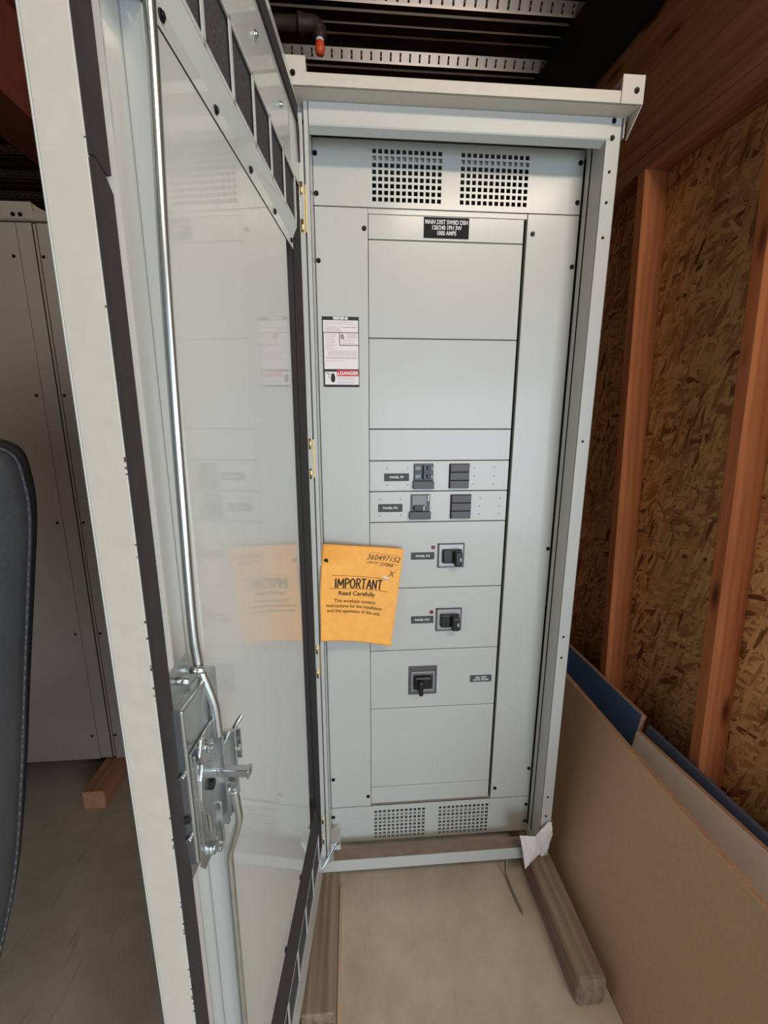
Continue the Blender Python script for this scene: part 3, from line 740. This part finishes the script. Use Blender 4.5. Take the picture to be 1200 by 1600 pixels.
env_text('X', .026, .875, .245, INK2, shear=.3, name='handwriting')
def env_rule(u0, v0, u1, v1, t, m, name='ruled_line'):
    bm = bmesh.new(); n = 30; a = []; b_ = []
    for i in range(n+1):
        u = u0+(u1-u0)*i/n; v = v0+(v1-v0)*i/n
        a.append(bm.verts.new((u, v-t, 0))); b_.append(bm.verts.new((u, v+t, 0)))
    for i in range(n): bm.faces.new((a[i], b_[i], b_[i+1], a[i+1]))
    o = obj(name, bm, m, env); on_env(o.data, .0006)
for q in ((.12, .288, .865, .305), (.11, .428, .865, .430)): env_rule(*q, .0022, INK2)
for q in ((.57, .052, .96, .056), (.57, .140, .96, .148)): env_rule(*q, .0012, INK2)
env_rule(.775, .283, .855, .300, .010, PAPER, 'white_mark')
bm = bmesh.new(); c0 = env_pt(.052, .125); cyl(bm, (c0.x, 0, c0.z), c0+Vector((0, -.003, 0)), .0035, 12); cyl(bm, c0+Vector((0, -.0005, 0)), c0+Vector((0, -.004, 0)), .0062, 12)
obj('hanging_screw', bm, SCREW, cab)

# ------------------------------------------------------------------ skid timbers
def timber(name, x0, x1, y0, y1, h, m, bev, label, end=None, group=None):
    bm = bmesh.new(); bx(bm, x0, x1, y0, y1, 0, h); o = obj(name, bm, m, None, bev, 3)
    tag(o, label, 'timber', 'timber skids under the cabinets'); return o
timber('skid_timber', -.222, -.133, -.455, .80, .094, SKID, .004, 'weathered square timber skid on the floor under the open door and cabinet left side')
timber('skid_timber', .535, .622, -.445, .80, .094, SKID, .017, 'grey weathered timber with rounded corners under the cabinet beside the leaning boards')
timber('skid_timber', -1.212, -1.122, .317, 1.3, .084, FRESH, .004, 'short pale timber block sticking out from under the background cabinet')
# thin wooden batten by the left skid
box('trim_1', (-.130, -.121, -1.1, -.07, 0, .008), simple('pale_batten', (.76, .66, .55), rough=.8))
tag(bpy.data.objects['trim_1'], kind='structure')
# offcut lying in front of the left skid
o = box('wood_offcut', (-.205, -.133, -.62, -.458, 0, .060), FRESH, None, .003); tag(o, 'fresh orange wood offcut on the floor against the end of the left timber', 'wood block')

# bent strap
bm = bmesh.new()
pth = [(.463, -.070, .095), (.462, -.074, .05), (.462, -.082, .012), (.466, -.14, .0085), (.475, -.205, .0085)]
for i in range(len(pth)-1):
    a, b_ = Vector(pth[i]), Vector(pth[i+1]); wv_ = Vector((.0018, 0, 0)); t_ = Vector((0, .009, .003)) if i < 2 else Vector((0, .001, .0085))
    vs = [bm.verts.new(p) for p in (a-wv_-t_, a+wv_-t_, a+wv_+t_, a-wv_+t_, b_-wv_-t_, b_+wv_-t_, b_+wv_+t_, b_-wv_+t_)]
    for f in ((0, 1, 2, 3), (4, 7, 6, 5), (0, 4, 5, 1), (1, 5, 6, 2), (2, 6, 7, 3), (3, 7, 4, 0)): bm.faces.new([vs[q] for q in f])
o = obj('metal_strap', bm, simple('dull_strap', (.58, .54, .50), rough=.5, metal=.3)); tag(o, 'thin bent metal strap hanging from the cabinet base onto the floor', 'strap')

# crumpled paper on the base corner
bm = bmesh.new()
poly = {'a': (.482, -.125, .231), 'b': (.535, -.128, .226), 'c': (.556, -.112, .226), 'd': (.604, -.105, .222), 'e': (.612, -.098, .190), 'f': (.600, -.098, .122),
        'g': (.578, -.103, .108), 'h': (.556, -.125, .150), 'i': (.506, -.135, .098), 'j': (.497, -.128, .160), 'k': (.53, -.138, .17), 'l': (.575, -.108, .165), 'm': (.592, -.099, .250), 'n': (.606, -.098, .246)}
V = {k_: bm.verts.new(v) for k_, v in poly.items()}
for t_ in ('abk', 'akj', 'jki', 'khi', 'bhk', 'bch', 'chl', 'cdl', 'del', 'elf', 'lfg', 'lgh', 'cmd', 'mnd', 'nde'):
    bm.faces.new([V[q] for q in t_])
bmesh.ops.subdivide_edges(bm, edges=bm.edges, cuts=3, use_grid_fill=True)
for v in bm.verts: v.co += Vector((random.uniform(-1, 1), random.uniform(-1, 1), random.uniform(-1, 1)))*.0011
o = obj('paper_scrap', bm, PAPER); so = o.modifiers.new('s', 'SOLIDIFY'); so.thickness = .0008
tag(o, 'crumpled white paper scrap folded over the lower right cabinet corner', 'paper')

# ------------------------------------------------------------------ leaning boards
def board(name, b0, b1, t0, t1, th, face, edge, label):
    # b0,b1 bottom ends (x,y,z) of the face towards the camera, t0,t1 top ends
    b0, b1, t0, t1 = map(Vector, (b0, b1, t0, t1))
    n = (b1-b0).cross(t0-b0).normalized()
    if n.x < 0: n = -n
    bm = bmesh.new(); F = [bm.verts.new(p) for p in (b0, b1, t1, t0)]; K = [bm.verts.new(p+n*th) for p in (b0, b1, t1, t0)]
    bm.faces.new(F); bm.faces.new(K)
    for i in range(4): bm.faces.new((F[i], F[(i+1) % 4], K[(i+1) % 4], K[i])).material_index = 1
    o = obj(name, bm, [face, edge], None, .0015); tag(o, label, 'board', 'boards leaning against the wall studs'); return o
board('fibreboard_panel', (.640, .60, .004), (.653, -1.0, .004), (.747, .60, .63), (.772, -1.0, .63), .019, MDF, MDFEDGE, 'tan fibreboard panel in front of the other leaning boards')
board('laminated_panel', (.780, .50, .003), (.805, -.07, .003), (.872, .50, .630), (.899, -.07, .630), .019, BLUEB, MDFEDGE, 'bright blue faced panel with brown edge behind the fibreboard next to the cabinet')
board('laminated_panel', (.762, -.115, .003), (.830, -.95, .003), (.852, -.115, .610), (.950, -.95, .610), .017, BEIGEB, MDFEDGE, 'pale beige panel leaning between the tan fibreboard and the dark blue board')
board('laminated_panel', (.810, -.092, .003), (.880, -.92, .003), (.906, -.092, .610), (.975, -.92, .610), .014, GREYB, GREYB, 'dark blue grey board leaning behind the pale beige panel against the studs')

# ------------------------------------------------------------------ background switchboard
lc = empty('switchboard_cabinet', (-1.7, .5, .085))
tag(lc, 'closed grey switchboard cabinet standing in shade behind the open door', 'electrical cabinet')
def lp(name, bm, m=BROWNGREY, bev=.0015): return obj(name, bm, m, lc, bev)
Y = 0.0
def LX(x): return x + 1.7
def LZ(z): return z - .085
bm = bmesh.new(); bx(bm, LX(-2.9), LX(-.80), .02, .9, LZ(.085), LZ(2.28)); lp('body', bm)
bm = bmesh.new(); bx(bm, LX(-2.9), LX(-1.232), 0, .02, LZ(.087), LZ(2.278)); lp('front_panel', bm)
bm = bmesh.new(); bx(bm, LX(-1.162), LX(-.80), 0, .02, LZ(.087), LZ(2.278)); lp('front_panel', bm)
bm = bmesh.new(); bx(bm, LX(-1.229), LX(-1.178), -.002, .02, LZ(.095), LZ(2.278)); lp('corner_post', bm)
bm = bmesh.new(); bx(bm, LX(-1.1755), LX(-1.1645), .003, .02, LZ(.095), LZ(2.278)); lp('corner_post', bm)
for a_, b2 in ((-1.2325, -1.2285), (-1.1785, -1.1750), (-1.1650, -1.1615)):
    bm = bmesh.new(); bx(bm, LX(a_), LX(b2), .0015, .019, LZ(.09), LZ(2.278)); lp('panel_gap', bm, SEAM, 0)
bm = bmesh.new(); bx(bm, LX(-2.9), LX(-.80), -.012, .03, LZ(2.281), LZ(2.312)); lp('top_rail', bm)
bm = bmesh.new(); bx(bm, LX(-1.262), LX(-1.160), -.016, .012, LZ(2.284), LZ(2.338)); prism(bm, [(LX(-1.160), LZ(2.334)), (LX(-1.160), LZ(2.312)), (LX(-1.118), LZ(2.312))], -.004, .012); lp('joining_plate', bm)
for x in (-1.222, -1.198): screw(LX(x), LZ(2.297), -.0165, .007, lc)
for z in (2.170, 1.693, 1.197, .709, .209):
    screw(LX(-1.252), LZ(z), 0, .0055, lc); screw(LX(-1.152), LZ(z), 0, .0055, lc)

# ------------------------------------------------------------------ padded backrest at left edge
ch = empty('high_back_chair', (-.93, -.72, 0)); tag(ch, 'tall black padded chair back with stitched rounded edge at the left of the frame', 'chair')
RZ = math.atan2(-.812, -.583) + math.pi/2
# outline in (across, z) : right edge measured, mirrored to the left
axd = Vector((.812, .583, 0)).normalized(); nrm = Vector((.583, -.812, 0))
c_ = Vector((-.93, -.72, 0))
pr_ = [Vector(p) for p in [(-.549, -.651, 1.589), (-.534, -.640, 1.575), (-.527, -.635, 1.535), (-.528, -.636, 1.479), (-.540, -.645, 1.384), (-.560, -.660, 1.236), (-.580, -.676, 1.081), (-.604, -.696, .922), (-.636, -.727, .774), (-.665, -.75, .66), (-.70, -.78, .60)]]
right = [((p-c_).dot(axd), p.z) for p in pr_]
cx_ = right[0][0] - .20
right[0] = (right[0][0]-.02, 1.592)
outline = [(cx_-.05, 1.607), (cx_, 1.61), (cx_+.08, 1.607), (cx_+.15, 1.600)] + right
left_ = [(v.x, v.y) for v in smooth_path([(a, z, 0) for a, z in [(2*(cx_) - a, z) for a, z in right][::-1] + [(2*cx_-(cx_+.15), 1.600), (2*cx_-(cx_+.08), 1.607)]], 5)]
outline = [(v.x, v.y) for v in smooth_path([(a, z, 0) for a, z in outline], 5)]
full = outline[5:] + left_
d0 = (pr_[3]-c_).dot(nrm)
def chp(a, z, d): return axd*a + nrm*(d0+d) + Vector((0, 0, z))
bm = bmesh.new()
rings = []
cxm = cx_; czm = 1.1
for (sc, d) in ((1.0, 0.0), (.995, .012), (.97, .024), (.90, .032), (.6, .036), (.2, .037)):
    rings.append([bm.verts.new(chp(cxm+(a-cxm)*sc if sc < 1 else a, czm+(z-czm)*(1-(1-sc)*.5), d)) for a, z in full])
back_ = [[bm.verts.new(chp(cxm+(a-cxm)*sc, czm+(z-czm)*(1-(1-sc)*.5), -d)) for a, z in full] for (sc, d) in ((.995, .012), (.95, .026), (.2, .030))]
def stitch(A, B):
    n = len(A)
    for i in range(n):
        f = bm.faces.new((A[i], A[(i+1) % n], B[(i+1) % n], B[i])); f.smooth = True
for A, B in zip(rings, rings[1:]): stitch(A, B)
bm.faces.new(rings[-1]); stitch(back_[0], rings[0])
for A, B in zip(back_, back_[1:]): stitch(B, A)
bm.faces.new(back_[-1])
obj('backrest', bm, FABRIC, ch)
def inset(q, d_=.010):
    out = []
    for (a, z) in q: out.append(chp(cxm+(a-cxm)*.955, czm+(z-czm)*.982, .0265))
    return out
sp_ = smooth_path(inset(outline), 6)
bm = bmesh.new(); tube(bm, sp_, .0035, 8); obj('piping', bm, FABRIC, ch)
bm = bmesh.new()
acc = 0
for i in range(len(sp_)-1):
    seg = (sp_[i+1]-sp_[i]).length; acc += seg
    if acc > .014:
        acc = 0; d_ = (sp_[i+1]-sp_[i]).normalized(); p_ = sp_[i] + nrm*.0035
        tube(bm, [p_-d_*.0035, p_+d_*.0035], .0013, 6)
obj('stitching', bm, THREAD, ch)
bm = bmesh.new(); bx(bm, -.26, .24, -.22, .25, .42, .52); o = obj('seat', bm, FABRIC, ch, .03, 4); o.location = (-.11, -.1, 0)
bm = bmesh.new(); bx(bm, -.04, .04, -.015, .015, .46, .9); o = obj('back_support', bm, DARKMETAL, ch, .004); o.location = Vector((0, 0, 0)) + axd*cx_ + nrm*(d0-.03); o.rotation_euler = (0, 0, math.atan2(axd.y, axd.x))
bm = bmesh.new(); cyl(bm, (-.11, -.1, .03), (-.11, -.1, .43), .03, 20); cyl(bm, (-.11, -.1, 0), (-.11, -.1, .03), .24, 32); obj('pedestal', bm, DARKMETAL, ch, .004)
